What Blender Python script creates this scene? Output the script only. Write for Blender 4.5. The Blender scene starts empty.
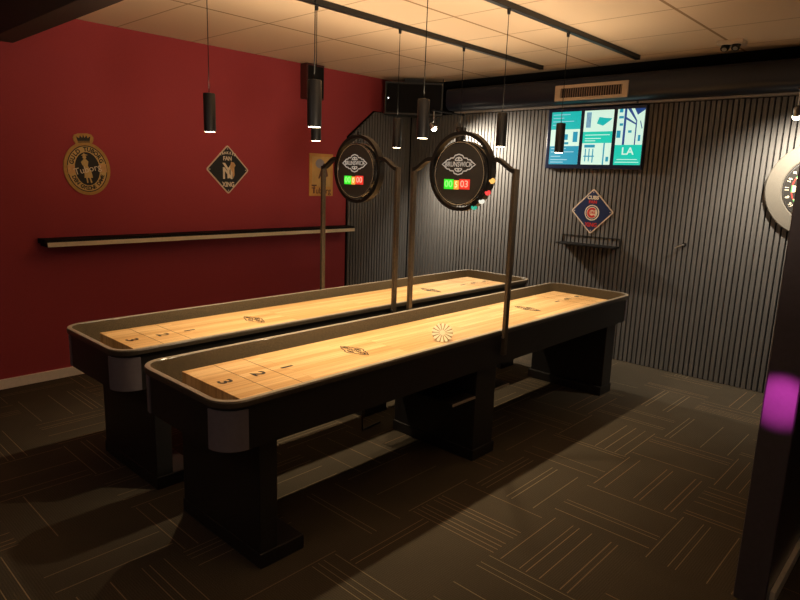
import bpy, bmesh, math, random
from mathutils import Vector, Matrix
random.seed(7)
C = bpy.context.scene.collection
PI = math.pi
# ---------------------------------------------------------------- dimensions (x along the tables, y towards the red wall)
H = 1.56          # camera height
CEIL = 2.58
WX = 5.36         # slatted back wall
WY = 4.87         # red wall
TX = 2.871         # middle of the tables
TZ = .745         # rail top
NEAR, FAR = 2.20, 3.08

# ---------------------------------------------------------------- materials
MATS = {}
def nodes(name):
    m = bpy.data.materials.new(name); m.use_nodes = True
    nt = m.node_tree
    return m, nt, nt.nodes['Principled BSDF']
def mth(nt, op, a, b=None, c=None):
    n = nt.nodes.new('ShaderNodeMath'); n.operation = op
    for i, v in enumerate((a, b, c)):
        if v is None: continue
        if isinstance(v, (int, float)): n.inputs[i].default_value = v
        else: nt.links.new(v, n.inputs[i])
    return n.outputs[0]
def mat(name, col, rough=.5, metal=0, spec=.5, bump=0, scale=60, var=.12, coat=0, stretch=None):
    if name in MATS: return MATS[name]
    m, nt, p = nodes(name)
    p.inputs['Roughness'].default_value = rough
    p.inputs['Metallic'].default_value = metal
    p.inputs['Specular IOR Level'].default_value = spec
    if coat:
        p.inputs['Coat Weight'].default_value = coat; p.inputs['Coat Roughness'].default_value = .12
    tc = nt.nodes.new('ShaderNodeTexCoord'); nz = nt.nodes.new('ShaderNodeTexNoise')
    nz.inputs['Scale'].default_value = scale; nz.inputs['Detail'].default_value = 4
    if stretch:
        mp = nt.nodes.new('ShaderNodeMapping'); mp.inputs['Scale'].default_value = stretch
        nt.links.new(tc.outputs['Object'], mp.inputs[0]); nt.links.new(mp.outputs[0], nz.inputs['Vector'])
    else: nt.links.new(tc.outputs['Object'], nz.inputs['Vector'])
    r = nt.nodes.new('ShaderNodeValToRGB')
    lo = [max(0, c*(1-var)) for c in col]; hi = [min(1, c*(1+var)) for c in col]
    r.color_ramp.elements[0].position = .3; r.color_ramp.elements[1].position = .7
    r.color_ramp.elements[0].color = (*lo, 1); r.color_ramp.elements[1].color = (*hi, 1)
    nt.links.new(nz.outputs['Fac'], r.inputs[0]); nt.links.new(r.outputs[0], p.inputs['Base Color'])
    if bump:
        b = nt.nodes.new('ShaderNodeBump'); b.inputs['Strength'].default_value = bump; b.inputs['Distance'].default_value = .002
        nt.links.new(nz.outputs['Fac'], b.inputs['Height']); nt.links.new(b.outputs[0], p.inputs['Normal'])
    MATS[name] = m
    return m
def emit(name, col, strength):
    if name in MATS: return MATS[name]
    m, nt, p = nodes(name)
    p.inputs['Base Color'].default_value = (*[c*.3 for c in col], 1)
    p.inputs['Emission Color'].default_value = (*col, 1); p.inputs['Emission Strength'].default_value = strength
    MATS[name] = m
    return m

def carpet_mat():
    m, nt, p = nodes('carpet_tiles')
    T = .4615
    tc = nt.nodes.new('ShaderNodeTexCoord'); sx = nt.nodes.new('ShaderNodeSeparateXYZ')
    nt.links.new(tc.outputs['Object'], sx.inputs[0])
    u = mth(nt, 'DIVIDE', mth(nt, 'SUBTRACT', sx.outputs[0], 2.5), T)
    v = mth(nt, 'DIVIDE', mth(nt, 'SUBTRACT', sx.outputs[1], .84), T)
    iu, iv = mth(nt, 'FLOOR', u), mth(nt, 'FLOOR', v)
    fu, fv = mth(nt, 'FRACT', u), mth(nt, 'FRACT', v)
    par = mth(nt, 'FLOORED_MODULO', mth(nt, 'ADD', iu, iv), 2)     # 1: stripes run along x
    a = mth(nt, 'ADD', mth(nt, 'MULTIPLY', par, fv), mth(nt, 'MULTIPLY', mth(nt, 'SUBTRACT', 1, par), fu))
    N = 15
    s = mth(nt, 'MULTIPLY', a, N); k = mth(nt, 'FLOOR', s); f = mth(nt, 'FRACT', s)
    cb = nt.nodes.new('ShaderNodeCombineXYZ')
    nt.links.new(iu, cb.inputs[0]); nt.links.new(iv, cb.inputs[1]); nt.links.new(k, cb.inputs[2])
    wn = nt.nodes.new('ShaderNodeTexWhiteNoise'); wn.noise_dimensions = '3D'; nt.links.new(cb.outputs[0], wn.inputs['Vector'])
    cb2 = nt.nodes.new('ShaderNodeCombineXYZ')
    nt.links.new(iu, cb2.inputs[0]); nt.links.new(iv, cb2.inputs[1]); cb2.inputs[2].default_value = 77
    wt = nt.nodes.new('ShaderNodeTexWhiteNoise'); wt.noise_dimensions = '3D'; nt.links.new(cb2.outputs[0], wt.inputs['Vector'])
    thin = mth(nt, 'LESS_THAN', mth(nt, 'ABSOLUTE', mth(nt, 'SUBTRACT', f, .5)), .065)
    on = mth(nt, 'GREATER_THAN', wn.outputs['Value'], .70)
    line = mth(nt, 'MULTIPLY', thin, on)
    # faint tufted rows
    row = mth(nt, 'MULTIPLY', mth(nt, 'ADD', mth(nt, 'SINE', mth(nt, 'MULTIPLY', a, 6.2832*46)), 1), .5)
    nz = nt.nodes.new('ShaderNodeTexNoise'); nz.inputs['Scale'].default_value = 260; nz.inputs['Detail'].default_value = 3
    nt.links.new(tc.outputs['Object'], nz.inputs['Vector'])
    n2 = nt.nodes.new('ShaderNodeTexNoise'); n2.inputs['Scale'].default_value = 3; nt.links.new(tc.outputs['Object'], n2.inputs['Vector'])
    val = mth(nt, 'ADD', mth(nt, 'MULTIPLY', row, .25), mth(nt, 'MULTIPLY', nz.outputs['Fac'], 1.1))
    val = mth(nt, 'MULTIPLY', val, mth(nt, 'ADD', .7, mth(nt, 'MULTIPLY', n2.outputs['Fac'], .5)))
    base = nt.nodes.new('ShaderNodeMix'); base.data_type = 'RGBA'
    base.inputs[6].default_value = (.020, .017, .013, 1); base.inputs[7].default_value = (.086, .069, .046, 1)
    nt.links.new(val, base.inputs[0])
    lc = nt.nodes.new('ShaderNodeMix'); lc.data_type = 'RGBA'
    lc.inputs[6].default_value = (.34, .19, .10, 1); lc.inputs[7].default_value = (.30, .24, .15, 1)
    nt.links.new(wt.outputs['Value'], lc.inputs[0])
    mx = nt.nodes.new('ShaderNodeMix'); mx.data_type = 'RGBA'
    nt.links.new(mth(nt, 'MULTIPLY', line, mth(nt, 'ADD', .1, mth(nt, 'MULTIPLY', wn.outputs['Value'], .5))), mx.inputs[0])
    nt.links.new(base.outputs[2], mx.inputs[6]); nt.links.new(lc.outputs[2], mx.inputs[7])
    nt.links.new(mx.outputs[2], p.inputs['Base Color'])
    p.inputs['Roughness'].default_value = .95; p.inputs['Specular IOR Level'].default_value = .1
    b = nt.nodes.new('ShaderNodeBump'); b.inputs['Strength'].default_value = .5; b.inputs['Distance'].default_value = .004
    nt.links.new(nz.outputs['Fac'], b.inputs['Height']); nt.links.new(b.outputs[0], p.inputs['Normal'])
    return m
def ceiling_mat():
    m, nt, p = nodes('ceiling_tiles')
    tc = nt.nodes.new('ShaderNodeTexCoord'); sx = nt.nodes.new('ShaderNodeSeparateXYZ'); nt.links.new(tc.outputs['Object'], sx.inputs[0])
    def grid(o, off, per, w):
        f = mth(nt, 'FRACT', mth(nt, 'DIVIDE', mth(nt, 'SUBTRACT', o, off), per))
        d = mth(nt, 'MULTIPLY', mth(nt, 'ABSOLUTE', mth(nt, 'SUBTRACT', f, .5)), per)
        return mth(nt, 'LESS_THAN', mth(nt, 'SUBTRACT', per/2, d), w)
    g = mth(nt, 'MAXIMUM', mth(nt, 'MULTIPLY', grid(sx.outputs[0], .30, .60, .006), .75), grid(sx.outputs[1], 1.495, 1.165, .010))
    nz = nt.nodes.new('ShaderNodeTexNoise'); nz.inputs['Scale'].default_value = 90; nz.inputs['Detail'].default_value = 5
    nt.links.new(tc.outputs['Object'], nz.inputs['Vector'])
    mx = nt.nodes.new('ShaderNodeMix'); mx.data_type = 'RGBA'
    mx.inputs[6].default_value = (.78, .60, .43, 1); mx.inputs[7].default_value = (.36, .22, .11, 1)
    nt.links.new(mth(nt, 'MULTIPLY', g, 1.0), mx.inputs[0]); nt.links.new(mx.outputs[2], p.inputs['Base Color'])
    p.inputs['Roughness'].default_value = .9
    b = nt.nodes.new('ShaderNodeBump'); b.inputs['Strength'].default_value = .15; b.inputs['Distance'].default_value = .002
    nt.links.new(nz.outputs['Fac'], b.inputs['Height']); nt.links.new(b.outputs[0], p.inputs['Normal'])
    return m
def maple_mat():
    m, nt, p = nodes('maple_planks')
    tc = nt.nodes.new('ShaderNodeTexCoord')
    br = nt.nodes.new('ShaderNodeTexBrick')
    br.inputs['Scale'].default_value = 1; br.inputs['Brick Width'].default_value = .62; br.inputs['Row Height'].default_value = .041
    br.inputs['Mortar Size'].default_value = .0006; br.inputs['Mortar Smooth'].default_value = .3; br.offset = .37; br.offset_frequency = 3
    br.inputs['Color1'].default_value = (.80, .57, .29, 1); br.inputs['Color2'].default_value = (.62, .38, .155, 1); br.inputs['Mortar'].default_value = (.38, .20, .07, 1)
    nt.links.new(tc.outputs['Object'], br.inputs['Vector'])
    mp = nt.nodes.new('ShaderNodeMapping'); mp.inputs['Scale'].default_value = (2.2, 55, 10); nt.links.new(tc.outputs['Object'], mp.inputs[0])
    nz = nt.nodes.new('ShaderNodeTexNoise'); nz.inputs['Scale'].default_value = 1; nz.inputs['Detail'].default_value = 5; nt.links.new(mp.outputs[0], nz.inputs['Vector'])
    r = nt.nodes.new('ShaderNodeValToRGB'); r.color_ramp.elements[0].position = .3; r.color_ramp.elements[1].position = .72
    r.color_ramp.elements[0].color = (.70, .60, .48, 1); r.color_ramp.elements[1].color = (1.12, 1.1, 1.05, 1)
    nt.links.new(nz.outputs['Fac'], r.inputs[0])
    mx = nt.nodes.new('ShaderNodeMix'); mx.data_type = 'RGBA'; mx.blend_type = 'MULTIPLY'; mx.inputs[0].default_value = .8
    nt.links.new(br.outputs['Color'], mx.inputs[6]); nt.links.new(r.outputs[0], mx.inputs[7]); nt.links.new(mx.outputs[2], p.inputs['Base Color'])
    p.inputs['Roughness'].default_value = .42; p.inputs['Coat Weight'].default_value = .08; p.inputs['Coat Roughness'].default_value = .2
    return m

M_CARPET, M_CEIL, M_MAPLE = carpet_mat(), ceiling_mat(), maple_mat()
M_RED = mat('red_wall_paint', (.36, .049, .060), .75, bump=.12, scale=140, var=.05, spec=.25)
M_DARKWALL = mat('charcoal_wall_paint', (.03, .028, .03), .85, var=.1)
M_SKIRT = mat('cream_skirting_paint', (.86, .78, .68), .5, var=.04)
M_FELT = mat('black_felt_backing', (.006, .006, .006), .95, spec=.1)
M_SLAT = mat('grey_oak_veneer', (.128, .123, .117), .55, scale=4, var=.16, stretch=(18, 18, .9), bump=.05, spec=.35)
M_BLACK = mat('black_satin_laminate', (.017, .016, .016), .42, var=.08, spec=.4)
M_BLACKM = mat('black_matt_metal', (.012, .012, .014), .4, metal=.3, var=.1)
M_RAIL = mat('dark_bronze_rail', (.06, .048, .034), .35, var=.15, spec=.5, coat=.2)
M_EDGE = mat('brushed_edge_metal', (.38, .33, .26), .42, metal=.3, var=.1)
M_GUTTER = mat('brown_gutter_carpet', (.105, .080, .048), .95, bump=.4, scale=300, var=.3, spec=.1)
M_POD = mat('grey_corner_plastic', (.16, .14, .155), .45, var=.05)
M_INK = mat('black_ink', (.02, .015, .012), .5, var=.05)
M_PALE = mat('pale_inlay', (.80, .66, .40), .4, var=.04)
M_POST = mat('bronze_post_metal', (.11, .085, .06), .38, metal=.55, var=.15)
M_ARM = mat('black_arch_metal', (.018, .016, .015), .38, metal=.4, var=.15)
M_FACE = mat('black_face_plastic', (.03, .028, .027), .5, var=.1)
M_GLOSS = mat('black_gloss_plastic', (.015, .014, .014), .12, var=.05, spec=.6)
M_SILVER = mat('silver_print', (.72, .66, .58), .45, var=.06)
M_LOGO = emit('emissive_logo', (.72, .64, .54), .42)  # logo print with emission added for brightness
M_DUCT = mat('black_duct_paint', (.009, .013, .026), .42, var=.12, spec=.5)  # blue light from the screen is put into the base colour
M_VENT = mat('cream_grille_paint', (.50, .38, .27), .5, var=.05)
M_SHELF = mat('black_shelf_laminate', (.007, .006, .006), .7, var=.1, spec=.2)
M_STRIP = mat('cream_shelf_edge', (.78, .66, .48), .5, var=.05)
M_GOLD = mat('gold_enamel', (.46, .27, .075), .4, metal=.25, var=.1)
M_GOLD2 = mat('pale_gold_enamel', (.60, .42, .16), .4, var=.08)
M_SIGNBLK = mat('black_enamel', (.012, .012, .012), .35, var=.1)
M_SIGNWHT = mat('cream_enamel', (.66, .54, .42), .4, var=.05)
M_CREAM = mat('cream_print', (.78, .68, .52), .5, var=.05)
M_TAN = mat('tan_print', (.62, .36, .15), .5, var=.15)
M_NAVY = mat('navy_enamel', (.012, .026, .085), .35, var=.1)
M_REDP = mat('red_print', (.55, .03, .03), .4, var=.05)
M_BROWN = mat('brown_print', (.11, .03, .015), .5, var=.1)
M_POSTER = mat('amber_poster_paper', (.62, .33, .07), .55, scale=8, var=.14)
M_POSTER2 = mat('pale_poster_paper', (.62, .40, .13), .55, scale=8, var=.14)
M_BLUEGREY = mat('blue_grey_print', (.30, .30, .36), .55, var=.1)
M_TVB = mat('dark_screen_bezel', (.012, .022, .06), .25, var=.05)
M_PART = mat('dark_gloss_partition', (.06, .052, .062), .3, var=.08, spec=.5)
M_BEAM = mat('dark_brown_beam', (.045, .026, .022), .8, var=.1)
M_SPK = mat('black_speaker_cloth', (.008, .008, .009), .9, bump=.3, scale=250, spec=.15)
M_MAROON = mat('dark_maroon_box', (.07, .014, .014), .7, var=.1)
M_RING = mat('grey_foam_ring', (.15, .137, .115), .85, bump=.2, scale=200, var=.08, spec=.15)
M_DBLK = mat('sisal_black', (.02, .018, .016), .9, bump=.3, scale=250)
M_DCRM = mat('sisal_cream', (.66, .55, .36), .9, bump=.3, scale=250)
M_DRED = mat('sisal_red', (.50, .04, .03), .9, bump=.3, scale=250)
M_DGRN = mat('sisal_green', (.06, .30, .09), .9, bump=.3, scale=250)
M_STEEL = mat('steel', (.55, .55, .55), .28, metal=1, var=.05)
M_WHITE = mat('white_plastic', (.70, .62, .52), .45, var=.05)
M_LAMP = emit('warm_lamp_glow', (1, .80, .50), 14)
M_BULB = emit('warm_bulb_glow', (1, .84, .58), 22)
M_GREEN = emit('green_led_panel', (.03, .55, .02), 1.3)
M_GREEN2 = emit('green_led_digit', (.22, 1, .14), 1.5)
M_AMB = emit('amber_led_panel', (.95, .36, .05), 1.0)
M_AMB2 = emit('amber_led_digit', (1, .72, .28), 1.3)
M_LRED = emit('red_led_panel', (.75, .035, .02), 1.0)
M_LRED2 = emit('red_led_digit', (1, .30, .20), 1.4)
TEAL = emit('screen_teal', (.0, .42, .40), 1.0)
TEAL2 = emit('screen_blue_teal', (.0, .26, .40), 1.0)
MINT = emit('screen_mint', (.0, .50, .38), 1.05)
SWHT = emit('screen_white', (.52, .72, .60), 1.15)
SBLU = emit('screen_blue', (.01, .06, .24), .9)
SPALE = emit('screen_pale_blue', (.28, .55, .62), 1.0)

# ---------------------------------------------------------------- mesh helpers
class B:
    def __init__(s): s.bm = bmesh.new()
    def add(s, verts, faces, mx=None):
        vs = [s.bm.verts.new(mx @ Vector(v) if mx else Vector(v)) for v in verts]
        for f in faces:
            try: s.bm.faces.new([vs[i] for i in f])
            except ValueError: pass
        return vs
    def box(s, x0, x1, y0, y1, z0, z1, bev=0, seg=2, mx=None):
        v = [(x, y, z) for x in (x0, x1) for y in (y0, y1) for z in (z0, z1)]
        f = [(0,1,3,2),(4,6,7,5),(0,4,5,1),(2,3,7,6),(0,2,6,4),(1,5,7,3)]
        if not bev: s.add(v, f, mx); return s
        t = B(); t.add(v, f)
        bmesh.ops.bevel(t.bm, geom=t.bm.edges[:], offset=bev, segments=seg, profile=.5, affect='EDGES', clamp_overlap=True)
        s.merge(t, mx); return s
    def merge(s, o, mx=None):
        o.bm.verts.index_update()
        s.add([v.co.copy() for v in o.bm.verts], [[v.index for v in f.verts] for f in o.bm.faces], mx); o.bm.free()
    def prism(s, pts, z0, z1, mx=None):
        n = len(pts)
        v = [(x, y, z0) for x, y in pts] + [(x, y, z1) for x, y in pts]
        f = [tuple(range(n-1, -1, -1)), tuple(range(n, 2*n))] + [(i, (i+1) % n, n+(i+1) % n, n+i) for i in range(n)]
        s.add(v, f, mx); return s
    def ring(s, outer, inner, z0, z1, mx=None):                # two outlines with the same number of points
        n = len(outer)
        v = [(x, y, z) for z in (z0, z1) for o in (outer, inner) for x, y in o]
        f = []
        for i in range(n):
            j = (i+1) % n
            f += [(i, j, 2*n+j, 2*n+i), (n+j, n+i, 3*n+i, 3*n+j), (2*n+i, 2*n+j, 3*n+j, 3*n+i), (j, i, n+i, n+j)]
        s.add(v, f, mx); return s
    def cyl(s, p, q, r, r2=None, seg=20, cap=True):
        p, q = Vector(p), Vector(q); d = q-p
        mx = Matrix.Translation(p) @ d.to_track_quat('Z', 'Y').to_matrix().to_4x4()
        r2 = r if r2 is None else r2; L = d.length
        v = [(r*math.cos(2*PI*i/seg), r*math.sin(2*PI*i/seg), 0) for i in range(seg)] + [(r2*math.cos(2*PI*i/seg), r2*math.sin(2*PI*i/seg), L) for i in range(seg)]
        f = [(i, (i+1) % seg, seg+(i+1) % seg, seg+i) for i in range(seg)]
        if cap: f += [tuple(range(seg-1, -1, -1)), tuple(range(seg, 2*seg))]
        s.add(v, f, mx); return s
    def tube(s, path, r, seg=10):
        path = [Vector(p) for p in path]; n = len(path); rings = []
        for i, p in enumerate(path):
            t = (path[min(i+1, n-1)] - path[max(i-1, 0)]).normalized()
            a = Vector((0, 0, 1)) if abs(t.z) < .9 else Vector((1, 0, 0))
            x = t.cross(a).normalized(); y = t.cross(x)
            rings.append([p + r*(math.cos(2*PI*k/seg)*x + math.sin(2*PI*k/seg)*y) for k in range(seg)])
        v = [c for rg in rings for c in rg]
        f = [(i*seg+k, i*seg+(k+1) % seg, (i+1)*seg+(k+1) % seg, (i+1)*seg+k) for i in range(n-1) for k in range(seg)]
        f += [tuple(range(seg-1, -1, -1)), tuple(range((n-1)*seg, n*seg))]
        s.add(v, f); return s
    def lathe(s, prof, seg=28, mx=None):                        # profile of (r, z)
        n = len(prof); v = [(r*math.cos(2*PI*k/seg), r*math.sin(2*PI*k/seg), z) for r, z in prof for k in range(seg)]
        f = [(i*seg+k, i*seg+(k+1) % seg, (i+1)*seg+(k+1) % seg, (i+1)*seg+k) for i in range(n-1) for k in range(seg)]
        f += [tuple(range(seg-1, -1, -1)), tuple(range((n-1)*seg, n*seg))]
        s.add(v, f, mx); return s
    def ball(s, c, r, sq=(1, 1, 1), seg=14):
        prof = [(max(.0006, r*math.sin(PI*i/8)), -r*math.cos(PI*i/8)) for i in range(9)]
        return s.lathe(prof, seg, Matrix.Translation(c) @ Matrix.Diagonal((*sq, 1)))
    def obj(s, name, m, parent=None, smooth=False, loc=None):
        bmesh.ops.recalc_face_normals(s.bm, faces=s.bm.faces[:])
        me = bpy.data.meshes.new(name); s.bm.to_mesh(me); s.bm.free(); me.materials.append(m)
        if smooth:
            me.polygons.foreach_set('use_smooth', [True]*len(me.polygons))
            me.set_sharp_from_angle(angle=math.radians(38))
        o = bpy.data.objects.new(name, me); C.objects.link(o)
        if parent: o.parent = parent
        if loc: o.location = loc
        return o
def circ(cx, cy, r, n=48, ry=None, a0=0):
    ry = r if ry is None else ry
    return [(cx + r*math.cos(a0+2*PI*i/n), cy + ry*math.sin(a0+2*PI*i/n)) for i in range(n)]
def rrect(hx, hy, r, n=7, cx=0, cy=0):
    o = []
    for sx, sy, a in ((1, 1, 0), (-1, 1, PI/2), (-1, -1, PI), (1, -1, 1.5*PI)):
        o += [(cx + sx*(hx-r) + r*math.cos(a+PI/2*i/n), cy + sy*(hy-r) + r*math.sin(a+PI/2*i/n)) for i in range(n+1)]
    return o
def empty(name, loc=(0, 0, 0), rot=None):
    o = bpy.data.objects.new(name, None); C.objects.link(o); o.empty_display_size = .1
    if rot is None: o.location = loc
    else: o.matrix_world = Matrix.Translation(loc) @ rot
    return o
def tag(o, label=None, cat=None, group=None, kind=None):
    if label: o['label'] = label
    if cat: o['category'] = cat
    if group: o['group'] = group
    if kind: o['kind'] = kind
    return o
ON_RED = Matrix(((1, 0, 0, 0), (0, 0, -1, 0), (0, 1, 0, 0), (0, 0, 0, 1)))     # X right, Y up, Z out of the red wall
ON_BACK = Matrix(((0, 0, -1, 0), (-1, 0, 0, 0), (0, 1, 0, 0), (0, 0, 0, 1)))   # the same on the slatted wall
def text(name, s, h, m, parent, mx=Matrix(), sx=1, depth=.0008, arc=None, bold=.0, spread=1):
    """lettering as a real mesh, centred at the frame's origin; arc = (rx, ry, a0, a1): letters along an ellipse"""
    def glyphs(t):
        cu = bpy.data.curves.new('lettering', 'FONT'); cu.body = t; cu.size = h*1.38; cu.align_x = 'CENTER'; cu.align_y = 'CENTER'
        cu.resolution_u = 3; cu.offset = bold
        ob = bpy.data.objects.new('lettering', cu); C.objects.link(ob)
        dg = bpy.context.evaluated_depsgraph_get(); me = bpy.data.meshes.new_from_object(ob.evaluated_get(dg))
        bpy.data.objects.remove(ob); bpy.data.curves.remove(cu)
        vs = [v.co.copy() for v in me.vertices]; fs = [list(p.vertices) for p in me.polygons]; bpy.data.meshes.remove(me)
        return vs, fs
    b = B()
    def put(t, mm):
        vs, fs = glyphs(t)
        if not vs: return
        n = len(vs); cy = 0
        top = [Vector((v.x*sx, v.y, depth)) for v in vs]
        b.add(top, fs, mm)
    if arc:
        rx, ry, a0, a1 = arc; n = len(s)
        for i, ch in enumerate(s):
            if ch == ' ': continue
            a = a0 + (a1-a0)*(i/(n-1)); d = 1 if a1 < a0 else -1
            tx, ty = d*rx*math.sin(a), -d*ry*math.cos(a)
            put(ch, mx @ Matrix.Translation((rx*math.cos(a), ry*math.sin(a), 0)) @ Matrix.Rotation(math.atan2(ty, tx), 4, 'Z'))
    else: put(s, mx)
    g = bmesh.ops.extrude_face_region(b.bm, geom=b.bm.faces[:])
    bmesh.ops.translate(b.bm, vec=(mx.to_3x3() @ Vector((0, 0, -depth*.9))), verts=[e for e in g['geom'] if isinstance(e, bmesh.types.BMVert)])
    return b.obj(name, m, parent)
def T(x, y, z=0): return Matrix.Translation((x, y, z))
def offset_band(pts, w):
    n = len(pts); out = []
    for i in range(n):
        p0, p1, p2 = Vector(pts[i-1]), Vector(pts[i]), Vector(pts[(i+1) % n])
        d = ((p1-p0).normalized() + (p2-p1).normalized()).normalized()
        out.append((p1.x - d.y*w, p1.y + d.x*w))
    return out

# ---------------------------------------------------------------- the room
def struct(o, label=None): o['kind'] = 'structure'; return o
X0, Y0 = -2.2, -2.4
struct(B().box(X0-.1, WX+.1, Y0-.1, WY+.1, -.10, 0).obj('floor', M_CARPET))
struct(B().box(X0-.1, WX+.25, Y0-.1, WY+.1, CEIL, CEIL+.1).obj('ceiling', M_CEIL))
wl = struct(B().box(X0-.1, WX+.1, WY, WY+.1, 0, CEIL).obj('wall_left', M_RED))
wb = struct(B().box(WX, WX+.1, Y0-.1, WY, 0, CEIL).obj('wall_back', M_FELT))
struct(B().box(X0-.1, X0, Y0-.1, WY, 0, CEIL).obj('wall_front', M_DARKWALL))
struct(B().box(X0, WX, Y0-.1, Y0, 0, CEIL).obj('wall_right', M_DARKWALL))
PITCH, SW, SLT = .0405, .0285, 2.232
b = B(); y = WY-.03
while y > .50:
    b.box(WX-.022, WX-.0005, y-SW, y, .004, SLT); y -= PITCH
b.obj('slat_panel', M_SLAT, wb)
SL0, SLD0, SLD1 = 4.40, (4.40, 1.945), (4.765, SLT)              # slanted cut edge on the red wall
b = B(); f = B(); x = SL0+.004
def ztop(x): return min(SLT, SLD0[1] + (x-SLD0[0])*(SLT-SLD0[1])/(SLD1[0]-SLD0[0]))
f.prism([(SL0-.012, .004), (WX-.0005, .004), (WX-.0005, SLT+.01), (SLD1[0]-.01, SLT+.01), (SLD0[0]-.012, SLD0[1]+.012)], 0, .008, Matrix(((1,0,0,0),(0,0,-1,WY-.0002),(0,1,0,0),(0,0,0,1))))
while x < WX-.06:
    za, zb = ztop(x), ztop(x+SW)
    b.prism([(x, .006), (x+SW, .006), (x+SW, zb), (x, za)], .008, .024, Matrix(((1,0,0,0),(0,0,-1,WY),(0,1,0,0),(0,0,0,1)))); x += PITCH
f.obj('felt_backing', M_FELT, wl); b.obj('slat_panel', M_SLAT, wl)
struct(B().box(X0, SL0-.014, WY-.014, WY, 0, .072, .003).obj('baseboard_left', M_SKIRT))
# ceiling beam crossing the corner nearest the camera
struct(B().box(1.262, 1.408, Y0, WY, CEIL-.23, CEIL, .004).obj('trim_1', M_BEAM))
# partition beside the camera
struct(B().box(2.49, WX, .37, .48, 0, CEIL, .006, 3).obj('wall_partition', M_PART))
struct(B().box(2.55, WX, .350, .3695, 0, .05, .003).obj('baseboard_partition', M_SKIRT))

# ---------------------------------------------------------------- shuffleboard tables
LOGO = [(-1, 0), (-.86, .10), (-.70, .30), (-.54, .32), (-.50, .42), (-.30, .44), (-.22, .62), (0, .70), (.22, .62), (.30, .44), (.50, .42), (.54, .32), (.70, .30), (.86, .10),
        (1, 0), (.86, -.10), (.70, -.30), (.54, -.32), (.50, -.42), (.30, -.44), (.22, -.62), (0, -.70), (-.22, -.62), (-.30, -.44), (-.50, -.42), (-.54, -.32), (-.70, -.30), (-.86, -.10)][::-1]
def logo_badge(parent, mx, w, m, word_m=None):
    pts = [(x*w, y*w*.66) for x, y in LOGO]
    b = B(); b.ring(pts, offset_band(pts, -w*.055), 0, .0008, mx)
    for s in (-1, 1):
        b.box(s*w*.78-w*.05, s*w*.78+w*.05, -w*.02, w*.02, 0, .0008, mx=mx)
        b.prism(circ(0, s*w*.27, w*.05, 10), 0, .0008, mx)
        o = [(-.25, .22), (-.17, .32), (0, .37), (.17, .32), (.25, .22)]
        b.ring([(x*w, s*y*w) for x, y in o] , [(x*w*.84, s*(y*w-.045*w)) for x, y in o], 0, .0008, mx)
    lg = b.obj('logo_outline', m, parent)
    text('lettering', 'BRUNSWICK', w*.25, word_m or m, lg, mx, sx=.84, bold=w*.003)
    return lg
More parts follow.
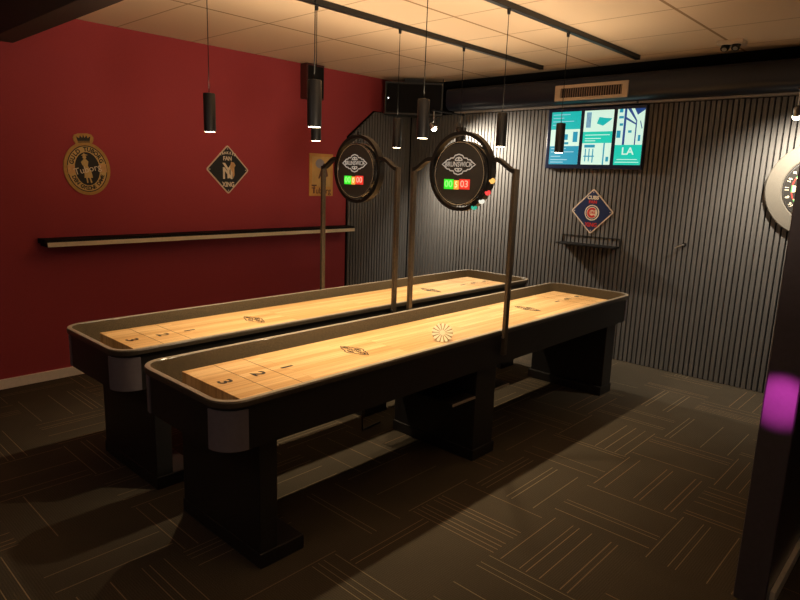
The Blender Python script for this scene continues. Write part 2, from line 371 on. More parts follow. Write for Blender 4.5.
def table(cy, label, leg_w=(.085, .15)):
    t = tag(empty('shuffleboard_table', (TX, cy, 0)), label, 'shuffleboard table', 'shuffleboard tables')
    hx, hy = 1.771, .3475
    # cabinet: hollow shell with a floor under the gutter
    b = B(); o1 = rrect(hx-.012, hy-.012, .10); i1 = rrect(hx-.026, hy-.026, .085)
    b.ring(o1, i1, .545, TZ-.024); b.prism(rrect(hx-.0255, hy-.0255, .0855), .545, .60)
    b.obj('cabinet', M_BLACK, t, True)
    # rail, bevelled in steps
    b = B(); prof = [(0, -.024), (0, -.005), (.005, 0), (.023, 0), (.026, -.003), (.026, -.024)]
    loops = [rrect(hx-d, hy-d, .11-d) for d, z in prof]; n = len(loops[0])
    v = [(x, y, TZ+prof[k][1]) for k, L in enumerate(loops) for x, y in L]; K = len(prof)
    b.add(v, [(k*n+i, k*n+(i+1) % n, ((k+1) % K)*n+(i+1) % n, ((k+1) % K)*n+i) for k in range(K) for i in range(n)])
    rail = b.obj('rail', M_RAIL, t, True)
    B().ring(rrect(hx-.0035, hy-.0035, .1065), rrect(hx-.0235, hy-.0235, .0865), TZ-.001, TZ+.0012).obj('edge_trim', M_EDGE, rail, True)
    b = B(); prof = [(.0265, TZ-.002), (.060, .612), (.075, .6085), (.075, .6005), (.0555, .6005), (.0265, .690)]
    loops = [rrect(hx-d, hy-d, .11-d) if d < .1 else None for d, z in prof]; K = len(prof)
    v = [(x, y, prof[k][1]) for k, L in enumerate(loops) for x, y in L]
    b.add(v, [(k*n+i, k*n+(i+1) % n, ((k+1) % K)*n+(i+1) % n, ((k+1) % K)*n+i) for k in range(K) for i in range(n)])
    b.prism(rrect(hx-.074, hy-.074, .04), .6005, .6085)
    b.obj('gutter', M_GUTTER, t, True)
    pf = B().box(-1.613, 1.613, -.243, .243, .6086, .70, .002).obj('playfield', M_MAPLE, t)
    zt = .7002
    for s in (-1, 1):
        for d in (1.462, 1.312): B().box(s*d-.0012, s*d+.0012, -.242, .242, zt, zt+.0004).obj('scoring_line', M_INK, pf)
        R = Matrix(((0, s*-1, 0, 0), (s*1, 0, 0, 0), (0, 0, 1, 0), (0, 0, 0, 1)))    # lettering upright when read from the end
        R = Matrix.Rotation(-PI/2 if s < 0 else PI/2, 4, 'Z')
        for dd, ch in ((1.55, '3'), (1.385, '2'), (1.235, '1')):
            text('numeral', ch, .062, M_INK, pf, T(s*dd, 0, zt) @ R, sx=1.25, bold=.0016)
        logo_badge(pf, T(s*.816, 0, zt) @ R, .102, M_INK)
    for sx in (-1, 1):
        for sy in (-1, 1):
            cx, cyy = sx*(hx-.012-.10), sy*(hy-.012-.10); a0 = math.atan2(sy, sx)
            arc = [(cx + r*math.cos(a0+d), cyy + r*math.sin(a0+d)) for r, ds in ((.106, [math.radians(-45+10*i) for i in range(10)]), (.0985, [math.radians(45-10*i) for i in range(10)])) for d in ds]
            tag(B().prism(arc, .548, TZ-.038).obj('corner_guard', M_POD, t, True), 'grey rounded corner guard')
    def leg(x0, x1, p0, p1):
        b = B(); b.box(x0, x1, -.305, .305, .0, .5455, .004); b.box(p0, p1, -.312, .312, 0, .065, .004); b.obj('leg', M_BLACK, t)
    x0 = 1.28-TX; leg(x0, x0+leg_w[0], x0-.004, x0+.215)
    x1 = 4.47-TX; leg(x1-leg_w[1], x1, x1-leg_w[1]-.03, x1+.004)
    leg(2.695-TX, 2.885-TX, 2.69-TX, 2.90-TX)
    sh = B().box(2.495-TX, 3.035-TX, -.30, .30, .368, .388, .003).obj('shelf', M_BLACK, t)
    B().box(2.497-TX, 3.033-TX, -.3045, -.3, .371, .385).obj('edge_strip', M_EDGE, sh)
    return t
table(NEAR, 'nearer of the two long black shuffleboard tables, with the bigger scoreboard arch')
table(FAR, 'farther of the two long black shuffleboard tables, nearest the red wall, with plain maple surface')

ros = tag(empty('starburst_stand_in', (2.52, 2.010, .7002), Matrix.Rotation(math.radians(-90+38.5), 4, 'Z')), 'made-up starburst shape standing in for a pale mark on the nearer playfield', 'stand-in shape')  # made-up upright shape imitating a pale burst on the maple
M_BURST, nt_, p_ = nodes('translucent_burst')
p_.inputs['Base Color'].default_value = (.99, .95, .74, 1); p_.inputs['Roughness'].default_value = .6
tr_ = nt_.nodes.new('ShaderNodeBsdfTranslucent'); tr_.inputs[0].default_value = (.99, .95, .74, 1)
ad_ = nt_.nodes.new('ShaderNodeMixShader'); ad_.inputs[0].default_value = .4
nt_.links.new(p_.outputs[0], ad_.inputs[1]); nt_.links.new(tr_.outputs[0], ad_.inputs[2])
nt_.links.new(ad_.outputs[0], nt_.nodes['Material Output'].inputs[0])
RM = Matrix.Rotation(math.radians(-42), 4, 'X') @ Matrix(((1, 0, 0, 0), (0, 0, -1, 0), (0, 1, 0, .0600), (0, 0, 0, 1)))
for k in range(14):
    a = 2*PI*(k+.5)/14
    pts = [(r*math.cos(a+d), r*math.sin(a+d)) for r, d in ((.014, -.10), (.050, -.155), (.0575, -.10), (.0585, 0), (.0575, .10), (.050, .155), (.014, .10))]
    B().prism(pts, -.0015, .0015, RM).obj('petal', M_BURST, ros)
B().prism(circ(0, 0, .056, 40), -.0028, -.0016, RM).obj('backing', mat('tan_burst_backing', (.46, .32, .15), .7), ros)
B().prism(circ(0, 0, .015, 20), -.0015, .002, RM).obj('hub', M_BURST, ros)
B().box(-.010, .010, .002, .036, 0, .004).obj('stand', M_BURST, ros)

# ---------------------------------------------------------------- scoreboards on arches
def scoreboard(cy, label, mid, right, lamps):  # lamps: angles and colours of the imitated rim reflections
    """arched frame clamped to both rails in the middle of the table; round double-depth board facing the table's end"""
    hy = .3475
    t = tag(empty('arched_scoreboard', (2.862 if cy == NEAR else 2.885, cy, TZ), Matrix.Rotation(0, 4, 'Z')), label, 'scoreboard', 'arched scoreboards')
    zp = 1.625-TZ; zc = 1.60-TZ
    for s in (-1, 1):
        y = s*(hy+.0135)
        b = B(); b.box(-.016, .016, y-.0115, y+.0115, -.14, zp, .004); p = b.obj('post', M_POST, t)
        B().cyl((-.021, y, -.035), (-.0162, y, -.035), .008, seg=12).obj('bolt', M_STEEL, p)
        # arm: S-curve from post top to the ring, a flat bar
        pts = []
        for i in range(15):
            u = i/14; yy = hy+.0135 - u*(hy+.0135-.195)
            q = min(1, u/.78); zz = zp-.012 + .062*(q*q*(3-2*q))
            pts.append((s*yy, zz))
        b = B(); V = []; w, h = .019, .011
        for yy, zz in pts: V += [(-w, yy, zz-h), (w, yy, zz-h), (w, yy, zz+h), (-w, yy, zz+h)]
        F = [(4*i+k, 4*i+(k+1) % 4, 4*i+4+(k+1) % 4, 4*i+4+k) for i in range(14) for k in range(4)] + [(3, 2, 1, 0), (56, 57, 58, 59)]
        b.add(V, F); b.obj('arm', M_ARM, t)
    MX = Matrix(((0, 0, -1, 0), (-1, 0, 0, 0), (0, 1, 0, zc), (0, 0, 0, 1)))    # X right as seen from the front, Y up, Z towards the viewer
    b = B(); b.ring(circ(0, .006, .222, 64), circ(0, .006, .202, 64), -.022, .022, MX); ring = b.obj('ring', M_ARM, t, True)
    b = B(); b.cyl(MX @ Vector((0, .225, 0)), MX @ Vector((0, .248, 0)), .014, seg=16); b.obj('top_knob', M_ARM, ring, True)
    for a in (20, 160, 200, 340, 90):
        a = math.radians(a); b = B().cyl(MX @ Vector((.175*math.cos(a), .006+.175*math.sin(a), -.004)), MX @ Vector((.2*math.cos(a), .006+.2*math.sin(a), -.004)), .007, seg=10); b.obj('spoke', M_ARM, ring)
    CX = .018
    b = B(); b.lathe([(.17, -.030), (.177, -.026), (.180, -.02), (.180, .044), (.176, .05), (.168, .05), (.165, .046)], 64, MX @ T(CX, -.006, 0)); h = b.obj('housing', M_GLOSS, t, True)
    FM = MX @ T(CX, -.006, .0462)
    fc = B().prism(circ(0, 0, .1655, 64), 0, .0014, FM).obj('face', M_FACE, t)
    B().ring(circ(0, 0, .1735, 64), circ(0, 0, .1705, 64), .0038, .0048, FM).obj('bezel_trim', M_EDGE, t)
    G = FM @ T(0, 0, .0015)
    logo_badge(fc, G @ T(-.006, .050, 0), .114, M_LOGO)
    def panel(x0, x1, y0, y1, m, m2, s, sx):
        p = B().box(x0, x1, y0, y1, 0, .003, mx=G).obj('score_display', m, t)
        text('digits', s, (y1-y0)*.68, m2, p, G @ T((x0+x1)/2, (y0+y1)/2, .0031), sx=sx, bold=.0006)
    panel(-.102, -.034, -.088, -.032, M_GREEN, M_GREEN2, '00', 1.12)
    panel(-.030, .004, -.088, -.037, M_AMB, M_AMB2, mid, .9)
    panel(.008, .080, -.086, -.030, M_LRED, M_LRED2, right, 1.12)
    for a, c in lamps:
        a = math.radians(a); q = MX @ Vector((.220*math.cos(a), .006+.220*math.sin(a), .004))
        B().ball(q, .016, (1.3, 1, 1)).obj('rim_glint', emit('rim_glint_'+c[0], c[1], 1.1), t, True)  # glowing balls imitate coloured reflections on the glossy ring
    return t
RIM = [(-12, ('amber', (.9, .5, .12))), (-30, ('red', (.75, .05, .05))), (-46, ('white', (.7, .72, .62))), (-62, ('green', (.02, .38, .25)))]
scoreboard(NEAR, 'bigger round black scoreboard arched over the nearer table, imitated coloured reflections on its rim', '5', '03', RIM)
scoreboard(FAR, 'round black scoreboard arched over the farther table, in front of the red wall', '0', '00', [])
# power cable hanging behind the nearer table's middle leg
tag(B().tube([(2.50, 2.585, .60), (2.50, 2.60, .42), (2.505, 2.60, .2), (2.52, 2.61, .012), (2.70, 2.635, .008)], .005).obj('power_cable', M_BLACKM), 'thin black power cable hanging down between the two tables', 'cable')

# ---------------------------------------------------------------- lighting tracks and pendants
PX = (1.79, 2.512, 3.235, 3.945)
def track(y, label):
    t = tag(empty('lighting_track', (2.93, y, CEIL)), label, 'light track', 'lighting tracks')
    B().box(-2.12-.0, 2.12, -.019, .019, -.034, 0, .003).obj('rail_profile', M_BLACKM, t)
    for s in (-1, 1): B().box(s*2.135-.016, s*2.135+.016, -.020, .020, -.035, 0, .003).obj('end_cap', M_BLACKM, t)
track(3.07, 'black ceiling light track over the farther table, left of the two')
track(NEAR, 'black ceiling light track over the nearer table, right of the two')
ROWS = ((3.07, ('black cylinder pendant hanging alone before the red wall above the diamond sign', 'black pendant over farther table beside the amber poster, smaller of the overlapping pair',
                'black pendant hanging right of the farther scoreboard, before the corner slats', 'black pendant over farther table mostly hidden behind the nearer scoreboard')),
        (NEAR, ('black pendant over nearer table above the amber poster, bigger front one of the overlapping pair', 'black pendant hanging between the two scoreboards, below the black corner loudspeaker',
                'black pendant hanging just right of the nearer scoreboard', 'black pendant hanging in front of the bright menu screen')))
LAMP_W, UP_W = 52, 9
for y, labs in ROWS:
    for x, lab in zip(PX, labs):
        t = tag(empty('pendant_lamp', (x, y, CEIL-.035)), lab, 'pendant lamp', 'cylinder pendant lamps')
        zt, zb = 1.962-CEIL+.035, 1.766-CEIL+.035
        B().cyl((0, 0, 0), (0, 0, -.028), .012, .009, 14).obj('cord_grip', M_BLACKM, t, True)
        B().tube([(0, 0, -.02), (.0015, .001, zt*.5), (0, 0, zt+.004)], .0022, 8).obj('cord', mat('black_cord_fabric', (.006, .006, .006), .95, spec=.05), t, True)
        b = B(); b.lathe([(.006, zt+.004), (.029, zt), (.0315, zt-.004), (.0315, zb), (.0285, zb), (.0285, zb+.012), (.002, zb+.0121)], 28); b.obj('shade', M_BLACKM, t, True)
        B().cyl((0, 0, zb+.004), (0, 0, zb-.001), .026, seg=24).obj('lamp_lens', M_LAMP, t)
        for nm, z, e, rot, ang, bl, r in (('pendant_light', 1.755, LAMP_W, 0, 98, 1, .018), ('pendant_up_fill', 1.985, UP_W, PI, 172, 1, .05)):  # the upward spot is fill added to brighten the ceiling
            L = bpy.data.lights.new(nm, 'SPOT'); L.energy = e; L.color = (1, .77, .49); L.spot_size = math.radians(ang); L.spot_blend = bl; L.shadow_soft_size = r
            o = bpy.data.objects.new(nm, L); C.objects.link(o); o.location = (x, y, z); o.rotation_euler = (rot, 0, 0)

# ---------------------------------------------------------------- red wall
def plate(name, loc, rot, tilt=0):
    return empty(name, loc, rot @ Matrix.Rotation(tilt, 4, 'Z'))
t = tag(plate('oval_sign', (1.826, WY, 1.548), ON_RED, math.radians(4)), 'gold oval beer sign with a crown on top, on the red wall', 'sign')
def sg(p, m, name, b): return b.obj(name, m, p)
b = B(); rx, ry = .164, .190
op = circ(0, 0, rx, 64, ry); b.prism(op, .001, .010)
b.prism([(-.055, .178), (-.068, .20), (-.072, .222), (-.06, .243), (-.03, .252), (.03, .252), (.06, .243), (.072, .222), (.068, .20), (.055, .178)], .001, .0096)
sg(t, M_GOLD, 'plate', b)
sg(t, M_SIGNBLK, 'outer_line', B().ring(circ(0, 0, rx*.86, 64, ry*.88), circ(0, 0, rx*.82, 64, ry*.845), .010, .0108))
sg(t, M_GOLD2, 'text_band', B().ring(circ(0, 0, rx*.82, 64, ry*.845), circ(0, 0, rx*.53, 64, ry*.63), .010, .0106))
sg(t, M_SIGNBLK, 'centre_panel', B().prism(circ(0, 0, rx*.53, 64, ry*.63), .010, .0110))
for s in (-1, 1): sg(t, M_TAN, 'side_tablet', B().box(s*.113-.024, s*.113+.024, -.03, .03, .0105, .0115))
b = B(); K = .225
b.prism([(-.042, .198), (-.05, .232), (-.03, .218), (-.022, .238), (-.008, .22), (0, .243), (.008, .22), (.022, .238), (.03, .218), (.05, .232), (.042, .198)], .0096, .0106)
b.box(-.042, .042, .188, .195, .0096, .0106); sg(t, M_SIGNBLK, 'crown', b)
A = math.radians
text('lettering', 'GULD TUBORG', .030, M_SIGNBLK, t, T(0, 0, .0108), arc=(rx*.675, ry*.735, A(158), A(22)), bold=.0016)
text('lettering', 'DEN GYLDNE DAME', .026, M_SIGNBLK, t, T(0, 0, .0108), arc=(rx*.675, ry*.735, A(204), A(336)), bold=.0014)
text('lettering', 'Tuborg', .048, M_CREAM, t, T(0, -.004, .0135) @ Matrix.Rotation(.17, 4, 'Z'), sx=1.0)
# a plain standing figure in a long dress
b = B(); b.prism(circ(-.012, .084, .013, 14), .0112, .0128)
b.prism([(-.02, .07), (-.004, .07), (.012, .052), (.004, .022), (.026, -.03), (.03, -.066), (-.03, -.064), (-.022, -.01), (-.026, .02), (-.034, .03), (-.04, .05)], .0112, .0126)
b.prism([(-.018, -.064), (-.008, -.064), (-.006, -.10), (-.016, -.102)], .0112, .0124); b.prism([(.004, -.064), (.014, -.064), (.022, -.10), (.012, -.104)], .0112, .0124)
b.prism([(-.034, .096), (.012, .096), (.008, .102), (-.004, .104), (-.012, .112), (-.022, .104)], .0114, .0130)
sg(t, M_GOLD2, 'figure', b)

def diamond(loc, rot, hw, label, body, edge):
    t = tag(plate('diamond_sign', loc, rot), label, 'sign', 'diamond crossing signs')
    c = .018; q = []
    for k in range(4):
        a = PI/2*k
        for d in (-.06, 0, .06): q.append((hw*(1-abs(d)*.4)*math.cos(a+d), hw*(1-abs(d)*.4)*math.sin(a+d)))
    B().prism(q, .001, .006).obj('plate', edge, t)
    B().prism([(x*.925, y*.925) for x, y in q], .006, .0068).obj('panel', body, t)
    for x, y in ((0, .86), (0, -.86), (-.86, 0), (.86, 0)): B().prism(circ(x*hw, y*hw, .0045, 10), .0068, .0082).obj('screw', M_SILVER, t)
    return t
t = diamond((3.0, WY, 1.579), ON_RED, .205, 'black diamond-shaped crossing sign on the red wall', M_SIGNBLK, M_SIGNWHT)
text('lettering', 'YANKEES', .021, M_CREAM, t, T(0, .022, .0072), arc=(.15, .120, A(118), A(62)), bold=.0012)
text('lettering', 'FAN', .034, M_CREAM, t, T(-.004, .094, .0072), sx=.95, bold=.0016)
text('lettering', 'XING', .041, M_CREAM, t, T(0, -.128, .0072), sx=.85, bold=.002)
text('emblem_letter', 'N', .100, M_CREAM, t, T(-.004, -.035, .0072), sx=1.0, bold=.003)
text('emblem_letter', 'Y', .135, M_CREAM, t, T(.002, -.016, .0082), sx=.95, bold=.002)
B().prism([(.018, .02), (.03, .070), (.058, .063), (.074, .040), (.06, .02), (.062, -.04), (.05, -.075), (.04, -.02), (.03, -.005)], .0094, .0104).obj('emblem_bat', M_TAN, t)
t = diamond((WX-.022, 2.59, 1.319), ON_BACK, .200, 'navy blue diamond-shaped crossing sign on the slatted wall below the screen', M_NAVY, M_SIGNWHT)
text('lettering', 'CUBS', .031, M_CREAM, t, T(0, .122, .0072), sx=1.05, bold=.002)
text('lettering', 'FAN', .027, M_REDP, t, T(.0, .083, .0072), sx=1.1, bold=.0016)
text('lettering', 'XING', .036, M_REDP, t, T(0, -.122, .0072), sx=.95, bold=.0016)
B().ring(circ(0, -.012, .070, 40), circ(0, -.012, .061, 40), .0068, .0078).obj('emblem_ring', M_CREAM, t)
B().prism(circ(0, -.012, .052, 40), .0068, .0076).obj('emblem_disc', M_CREAM, t)
n = 30; a = [math.radians(42 + (318-42)*i/n) for i in range(n+1)]
B().prism([(.046*math.cos(k), -.012+.046*math.sin(k)) for k in a] + [(.026*math.cos(k), -.012+.026*math.sin(k)) for k in a[::-1]], .0076, .0088).obj('emblem_letter', M_REDP, t)
text('lettering', 'UBS', .022, M_REDP, t, T(.006, -.012, .0078), sx=1.0, bold=.0008)

t = tag(plate('poster', (4.05, WY, 1.561), ON_RED), 'amber beer poster on the red wall, partly behind the far scoreboard arch', 'poster')
B().box(-.150, .150, -.206, .206, .001, .008).obj('sheet', M_POSTER, t)
B().box(-.118, .118, -.112, .176, .008, .0088).obj('picture_panel', M_POSTER2, t)
B().prism(circ(-.02, .11, .055, 24, .045), .0088, .0095).obj('cloud', M_BLUEGREY, t)
b = B()   # plain standing figure
b.prism(circ(.035, .095, .020, 14), .0095, .0105); b.prism([(.0, .07), (.065, .07), (.085, -.01), (.06, -.02), (.06, -.10), (.035, -.10), (.03, -.03), (.02, -.10), (-.005, -.10), (.0, .0), (-.03, -.04), (-.04, -.03)], .0095, .0102)
b.obj('figure', M_BROWN, t)
text('lettering', 'Tuborg', .060, M_BROWN, t, T(.0, -.156, .0085), sx=1.0, bold=.001)
text('lettering', 'T', .085, M_BROWN, t, T(-.092, -.142, .0088), sx=.9, bold=.002)

t = tag(empty('wall_shelf', (2.95, WY, 1.02)), 'long black wall shelf with a cream front edge on the red wall', 'shelf')
B().box(-1.49, 1.43, -.15, -.0005, -.0, .034, .002).obj('board', M_SHELF, t)
B().box(-1.475, 1.43, -.156, -.15, -.018, .014, .001).obj('front_edge', M_STRIP, t)
B().box(-1.475, 1.43, -.149, -.0005, -.020, -.0005, .001).obj('underside', M_SHELF, t)

t = tag(empty('wall_speaker', (3.895, WY, CEIL-.004)), 'small dark maroon box speaker high on the red wall under the ceiling', 'speaker')
B().box(-.105, .105, -.10, -.001, -.315, 0, .006).obj('cabinet', M_MAROON, t)
B().box(-.092, .092, -.106, -.10, -.30, -.02, .003).obj('grille', M_SPK, t)

# ---------------------------------------------------------------- corner loudspeaker
t = empty('corner_loudspeaker', (5.03, 4.55, 2.205), Matrix.Rotation(math.radians(-45), 4, 'Z'))   # local -y faces the room
t.matrix_world = Matrix.Translation((5.03, 4.55, 2.205)) @ Matrix.Rotation(math.radians(-45), 4, 'Z')
tag(t, 'big black loudspeaker box in the corner under the ceiling', 'loudspeaker')
B().prism([(-.30, -.10), (.30, -.10), (.30, .03), (.18, .17), (-.18, .17), (-.30, .03)], .0, .325).obj('cabinet', M_BLACK, t)
B().box(-.285, .285, -.112, -.10, .018, .305, .006).obj('grille', M_SPK, t)
B().ball((-.265, -.113, .16), .007).obj('status_light', emit('status_light_glow', (.9, .95, 1), 2.5), t, True)
b = B(); b.box(.302, .308, -.02, .02, .06, .375); b.box(-.10, .10, 0, .06, .325, .374); b.obj('bracket', M_BLACKM, t)

# ---------------------------------------------------------------- duct with grille
t = tag(empty('ventilation_duct', (WX, 2.35, 2.24)), 'long black ventilation duct along the top of the slatted wall', 'duct')
b = B(); prof = [(-.001, .02), (-.15, .02), (-.185, .035), (-.205, .062), (-.21, .10), (-.21, .195), (-.198, .218), (-.175, .228), (-.001, .228)]
n = len(prof); v = [(x, y, z) for y in (1.86, -1.868) for x, z in prof]
b.add(v, [tuple(range(n)), tuple(range(2*n-1, n-1, -1))] + [(i, (i+1) % n, n+(i+1) % n, n+i) for i in range(n)])
b.obj('duct_body', M_DUCT, t, True)
b = B(); b.box(-.06, -.001, -1.86, -.10, .0, .018, .002); b.box(-.06, -.001, -.085, 1.86, 0, .018, .002); b.obj('ledge', mat('grey_ledge_metal', (.34, .31, .28), .4, var=.1), t)
g = B(); y0, y1, z0, z1 = .60-.0, -.07, .030, .165
y0, y1 = 2.948-2.35, 2.282-2.35
b = B(); Mx = Matrix(((0, 0, -1, -.2095), (-1, 0, 0, (y0+y1)/2), (0, 1, 0, .1), (0, 0, 0, 1))); w, h = (y0-y1)/2, .066
b.ring([(-w, -h), (w, -h), (w, h), (-w, h)], [(-w+.05, -h+.026), (w-.05, -h+.026), (w-.05, h-.026), (-w+.05, h-.026)], 0, .016, Mx)
gr = b.obj('grille_frame', M_VENT, t)
B().box(-w+.048, w-.048, -h+.024, h-.024, .001, .003, mx=Mx).obj('grille_backing', M_FELT, gr)
b = B(); k = 26
for i in range(k):
    x = -w+.05 + (i+.5)*(2*w-.10)/k; b.box(x-.0035, x+.0035, -h+.025, h-.025, .004, .013, mx=Mx)
b.obj('grille_fins', mat('grille_fin_paint', (.22, .15, .11), .5), gr)

# ---------------------------------------------------------------- menu screen
t = tag(empty('menu_screen', (WX-.026, 2.65, 1.965), ON_BACK), 'wide wall screen with three bright teal menu panels', 'screen')
B().box(-.437, .480, -.272, .262, .002, .045, .006).obj('frame', M_TVB, t)
def px(y): return 2.65-y
def pan(name, y0, y1, z0, z1, m, lay=0, par=None):
    z = .0452+.0006*lay
    return B().box(px(y0), px(y1), z0-1.965, z1-1.965, z, z+.0006).obj(name, m, par or t)
zt, zb = 2.198, 1.732
p1 = pan('menu_panel', 3.046, 2.755, zb, zt, SWHT)
pan('menu_block', 3.046, 2.755, 2.043, zt, TEAL, 1, p1); pan('menu_block', 3.046, 2.755, zb, 1.895, TEAL2, 1, p1)
for i, z in enumerate((2.17, 2.14, 2.11, 2.08)): pan('menu_line', 3.03, (2.86, 2.92, 2.82, 2.95)[i], z, z+.006, SPALE, 2, p1)
for i, z in enumerate((1.87, 1.84, 1.80, 1.77, 1.748)): pan('menu_line', 3.03, (2.88, 2.80, 2.93, 2.86, 2.90)[i], z, z+.007, SPALE, 2, p1)
for y0, y1, z0, z1 in ((2.91, 2.87, 1.95, 2.0), (2.82, 2.775, 1.93, 2.02), (2.90, 2.86, 1.91, 1.93)): pan('menu_picture', y0, y1, z0, z1, TEAL2, 1, p1)
p2 = pan('menu_panel', 2.722, 2.449, zb, zt, SWHT)
pan('menu_block', 2.722, 2.449, 1.918, 2.017, MINT, 1, p2)
for i, z in enumerate((1.985, 1.955, 1.935)): pan('menu_line', 2.70, (2.47, 2.55, 2.60)[i], z, z+.006, SWHT, 2, p2)
pan('menu_picture', 2.70, 2.655, 2.05, 2.185, SPALE, 1, p2)
for i in range(4): pan('menu_line', 2.697-.011*i, 2.692-.011*i, 2.055, 2.18, SBLU, 2, p2)
b = B(); b.prism([(px(2.60), .12), (px(2.54), .10), (px(2.475), .145), (px(2.46), .16), (px(2.52), .165), (px(2.58), .175)], .0458, .0464); b.obj('menu_picture', TEAL, p2)
for y0, y1, z0, z1 in ((2.70, 2.60, 1.88, 1.905), (2.69, 2.68, 1.76, 1.87), (2.655, 2.645, 1.76, 1.87), (2.62, 2.61, 1.75, 1.87), (2.70, 2.60, 1.80, 1.81), (2.52, 2.508, 1.732, 1.918), (2.49, 2.465, 1.76, 1.80)): pan('menu_picture', y0, y1, z0, z1, TEAL2, 1, p2)
p3 = pan('menu_panel', 2.416, 2.179, zb, zt, SWHT)
pan('menu_block', 2.416, 2.179, zb, 1.900, MINT, 1, p3)
text('lettering', 'LA', .062, SWHT, p3, T(px(2.298), 1.845-1.965, .0475), sx=1.1, bold=.0015)
for z, a in ((1.775, .09), (1.752, .105)): pan('menu_line', 2.298+a, 2.298-a, z, z+.006, SWHT, 2, p3)
pan('menu_picture', 2.355, 2.335, 1.90, zt, SBLU, 1, p3)
for q in ([(2.33, 2.198), (2.30, 2.198), (2.24, 2.10), (2.25, 2.095)], [(2.27, 2.198), (2.179, 2.198), (2.179, 2.185), (2.24, 2.145)], [(2.335, 2.13), (2.335, 2.11), (2.24, 2.06), (2.24, 2.072)], [(2.25, 2.1), (2.24, 2.1), (2.24, 1.9), (2.25, 1.9)], [(2.215, 2.09), (2.195, 2.03), (2.19, 2.035), (2.21, 2.10)]):
    b = B(); b.prism([(px(y), z-1.965) for y, z in q], .0458, .0464); b.obj('menu_picture', SBLU, p3)
for y0, y1, z0, z1 in ((2.41, 2.375, 1.96, 2.02), (2.40, 2.36, 2.12, 2.14), (2.39, 2.36, 2.06, 2.08), (2.31, 2.28, 2.0, 2.02), (2.40, 2.37, 2.17, 2.198), (2.22, 2.20, 1.93, 1.98)): pan('menu_picture', y0, y1, z0, z1, TEAL2, 1, p3)

# ---------------------------------------------------------------- small shelf, lever, dartboard, wall spots
t = tag(empty('small_shelf', (WX-.022, 2.585, 1.02)), 'small dark shelf on the slatted wall below the navy diamond sign', 'shelf')
B().box(-.125, -.0005, -.283, .283, -.011, .005, .003).obj('board', M_SHELF, t)
b = B(); b.box(-.008, -.0005, -.283, .283, .066, .074, .002)
for q in (-.28, .28): b.box(-.008, -.0005, q-.003, q+.003, .004, .068)
b.obj('back_rail', M_SHELF, t)
t = tag(empty('door_lever', (WX-.022, 1.757, 1.095)), 'small steel lever handle on the slatted wall, right of the tables', 'door handle')
B().cyl((.002, 0, 0), (-.010, 0, 0), .018, seg=20).obj('rosette', M_BLACKM, t, True)
B().tube([(-.008, 0, 0), (-.036, 0, 0), (-.042, .010, -.003), (-.042, .06, -.03)], .006).obj('lever', M_STEEL, t, True)

DC = (.879, 1.576)
t = tag(empty('dartboard_surround', (WX-.022, DC[0], DC[1]), ON_BACK), 'round grey padded surround ring around the dartboard', 'dartboard surround')
b = B(); b.lathe([(.229, -.001), (.335, -.001), (.342, .01), (.342, .034), (.334, .042), (.237, .042), (.229, .034)], 72)
fs = [f for f in b.bm.faces if len(f.verts) > 10]; bmesh.ops.delete(b.bm, geom=fs, context='FACES_ONLY')
nv = list(b.bm.verts); 
for k in range(72): b.bm.faces.new((nv[k], nv[(k+1) % 72], nv[6*72+(k+1) % 72], nv[6*72+k]))
b.obj('foam_ring', M_RING, t, True)
t = tag(empty('dartboard', (WX-.022, DC[0], DC[1]), ON_BACK), 'round dartboard with red and green rings, cut off by the dark partition', 'dartboard')
B().lathe([(.20, .002), (.2265, .006), (.2265, .034), (.222, .038), (.2, .038)], 72).obj('board_base', M_DBLK, t, True)
def sect(r0, r1, k, m, nm='segment'):
    a0 = 2*PI*(k-.5)/20; a = [a0 + 2*PI/20*i/4 for i in range(5)]
    return [(r1*math.cos(x), r1*math.sin(x)) for x in a] + [(r0*math.cos(x), r0*math.sin(x)) for x in a[::-1]]
for k in range(20):
    for r0, r1, ms in ((.016, .099, (M_DCRM, M_DBLK)), (.099, .107, (M_DGRN, M_DRED)), (.107, .162, (M_DCRM, M_DBLK)), (.162, .170, (M_DGRN, M_DRED))):
        B().prism(sect(r0, r1, k, None), .038, .040).obj('segment', ms[k % 2], t)
B().prism(circ(0, 0, .016, 20), .038, .0405).obj('outer_bull', M_DGRN, t); B().prism(circ(0, 0, .0065, 14), .0405, .0412).obj('bullseye', M_DRED, t)
b = B(); b.ring(circ(0, 0, .2235, 72), circ(0, 0, .218, 72), .038, .041); b.obj('number_ring', M_STEEL, t)
NUM = (20, 1, 18, 4, 13, 6, 10, 15, 2, 17, 3, 19, 7, 16, 8, 11, 14, 9, 12, 5)
for i, v in enumerate(NUM):
    a = PI/2 - 2*PI*i/20; text('number', str(v), .026, M_CREAM, t, T(.195*math.cos(a), .195*math.sin(a), .0385) @ Matrix.Rotation(a-PI/2, 4, 'Z'), bold=.0005)

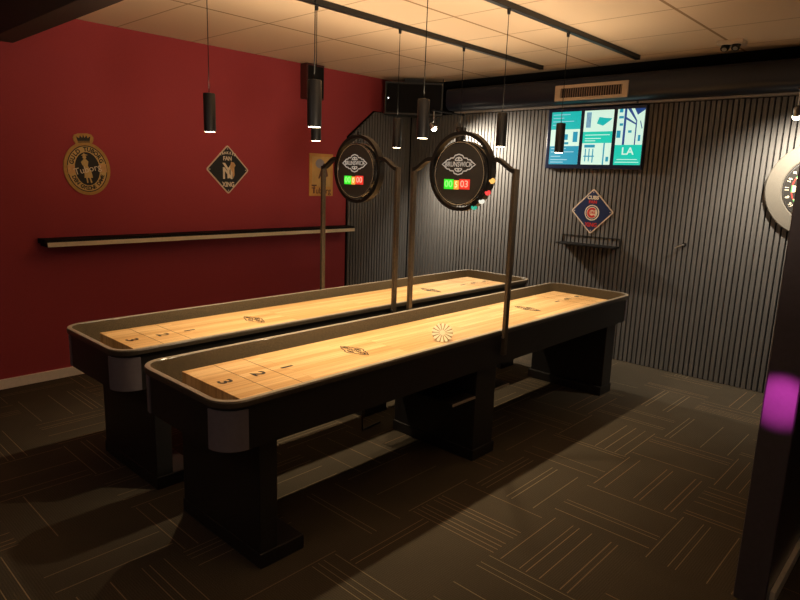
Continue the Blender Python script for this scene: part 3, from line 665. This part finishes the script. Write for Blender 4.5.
def wall_spot(x, y, z, aim, label, e, ang):
    t = tag(empty('wall_spotlight', (x, y, z)), label, 'spotlight', 'small wall spotlights')
    d = (Vector(aim)-Vector((x, y, z))).normalized()
    B().tube([(0, .0, .16), (0, 0, .06), -d*.05], .006).obj('bracket', M_STEEL, t, True)
    B().box(-.03, WX-x-.002, -.012, .012, .158, .172, .002).obj('mounting_arm', M_BLACKM, t)
    q = d.to_track_quat('Z', 'Y').to_matrix().to_4x4()
    b = B(); b.lathe([(.012, -.055), (.017, -.05), (.022, -.02), (.026, 0), (.024, .001), (.02, -.006)], 20, q); b.obj('lamp_head', M_STEEL, t, True)
    b = B(); b.lathe([(.006, .034), (.022, .026), (.029, .012), (.0275, .002), (.020, -.004)], 20, q); b.obj('bulb', M_BULB, t, True)
    L = bpy.data.lights.new('spot_light', 'SPOT'); L.energy = e; L.color = (1, .87, .69); L.spot_size = math.radians(ang); L.spot_blend = .9; L.shadow_soft_size = .025
    o = bpy.data.objects.new('spot_light', L); C.objects.link(o); o.location = Vector((x, y, z)) + d*.06; o.rotation_euler = d.to_track_quat('-Z', 'Y').to_euler()
wall_spot(4.86, 4.115, 2.057, (5.36, 3.72, 1.30), 'small lit spotlight by the corner loudspeaker', 190, 150)
wall_spot(4.86, .992, 2.052, (5.36, .92, 1.30), 'small lit spotlight above the dartboard', 95, 150)

t = tag(empty('ceiling_twin_spot', (4.95, 1.475, CEIL)), 'small pale ceiling fixture with two dark lenses', 'ceiling fixture')
B().box(-.06, .06, -.085, .085, -.028, -.0005, .004).obj('base', M_WHITE, t)
for s in (-1, 1):
    h = B().cyl((-.01, s*.034, -.024), (-.034, s*.036, -.056), .030, .027, 18).obj('lamp_head', M_BLACKM, t, True)
    B().cyl((-.0345, s*.036, -.0568), (-.0362, s*.036, -.059), .016, seg=14).obj('lens', M_STEEL, h)

# ---------------------------------------------------------------- other light: a magenta accent lamp and unseen fill lamps added behind and beside the camera
def spot(name, loc, aim, e, col, ang, bl, r):
    L = bpy.data.lights.new(name, 'SPOT'); L.energy = e; L.color = col; L.spot_size = math.radians(ang); L.spot_blend = bl; L.shadow_soft_size = r
    o = bpy.data.objects.new(name, L); C.objects.link(o); o.location = loc; o.rotation_euler = (Vector(aim)-Vector(loc)).to_track_quat('-Z', 'Y').to_euler()
for i, q in enumerate(((-1.1, -.9, 2.35), (-1.0, 1.9, 2.35))):
    L = bpy.data.lights.new('rear_fill', 'POINT'); L.energy = 11; L.color = (1, .80, .70); L.shadow_soft_size = .25  # added unseen fill behind the camera, lifts the dark fronts
    o = bpy.data.objects.new('rear_fill', L); C.objects.link(o); o.location = q
spot('side_ceiling_fill', (1.75, .12, 1.95), (1.75, .12, 2.6), 26, (1, .77, .49), 172, 1, .05)  # added unseen fill for the right side of the ceiling
spot('ceiling_wall_fill', (1.2, -.15, 1.2), (3.15, 3.5, 3.9), 370, (1, .77, .52), 82, 1, .38)  # added unseen fill for the ceiling and upper red wall
spot('magenta_accent', (-1.2, .75, .55), (2.49, .425, .81), 800, (1, .08, .72), 3.7, 1, .01)
w = bpy.data.worlds.new('room_ambient'); bpy.context.scene.world = w; w.use_nodes = True
bg = w.node_tree.nodes['Background']; bg.inputs[0].default_value = (.5, .42, .38, 1); bg.inputs[1].default_value = .05

# ---------------------------------------------------------------- camera
cam = bpy.data.cameras.new('camera'); co = bpy.data.objects.new('camera', cam); C.objects.link(co)
p, yw, r = (math.radians(a) for a in (11.17142943, 42.72202444, 1.94365926))
f = Vector((math.cos(p)*math.cos(yw), math.cos(p)*math.sin(yw), -math.sin(p)))
rt = Vector((math.sin(yw), -math.cos(yw), 0)); up = rt.cross(f)
r2 = math.cos(r)*rt + math.sin(r)*up; u2 = -math.sin(r)*rt + math.cos(r)*up
m = Matrix.Identity(4)
for i in range(3): m[i][0], m[i][1], m[i][2], m[i][3] = r2[i], u2[i], -f[i], (0, 0, H)[i]
co.matrix_world = m
cam.sensor_width = 36; cam.lens = 618.5677/800*36; cam.clip_start = .05
S = bpy.context.scene; S.camera = co
S.view_settings.view_transform = 'Standard'; S.view_settings.look = 'None'; S.view_settings.gamma = 1; S.view_settings.use_curve_mapping = False
S.view_settings.exposure = 0
S.cycles.max_bounces = 10; S.cycles.diffuse_bounces = 6; S.cycles.sample_clamp_indirect = 4
try: S.cycles.use_denoising = True
except Exception: pass
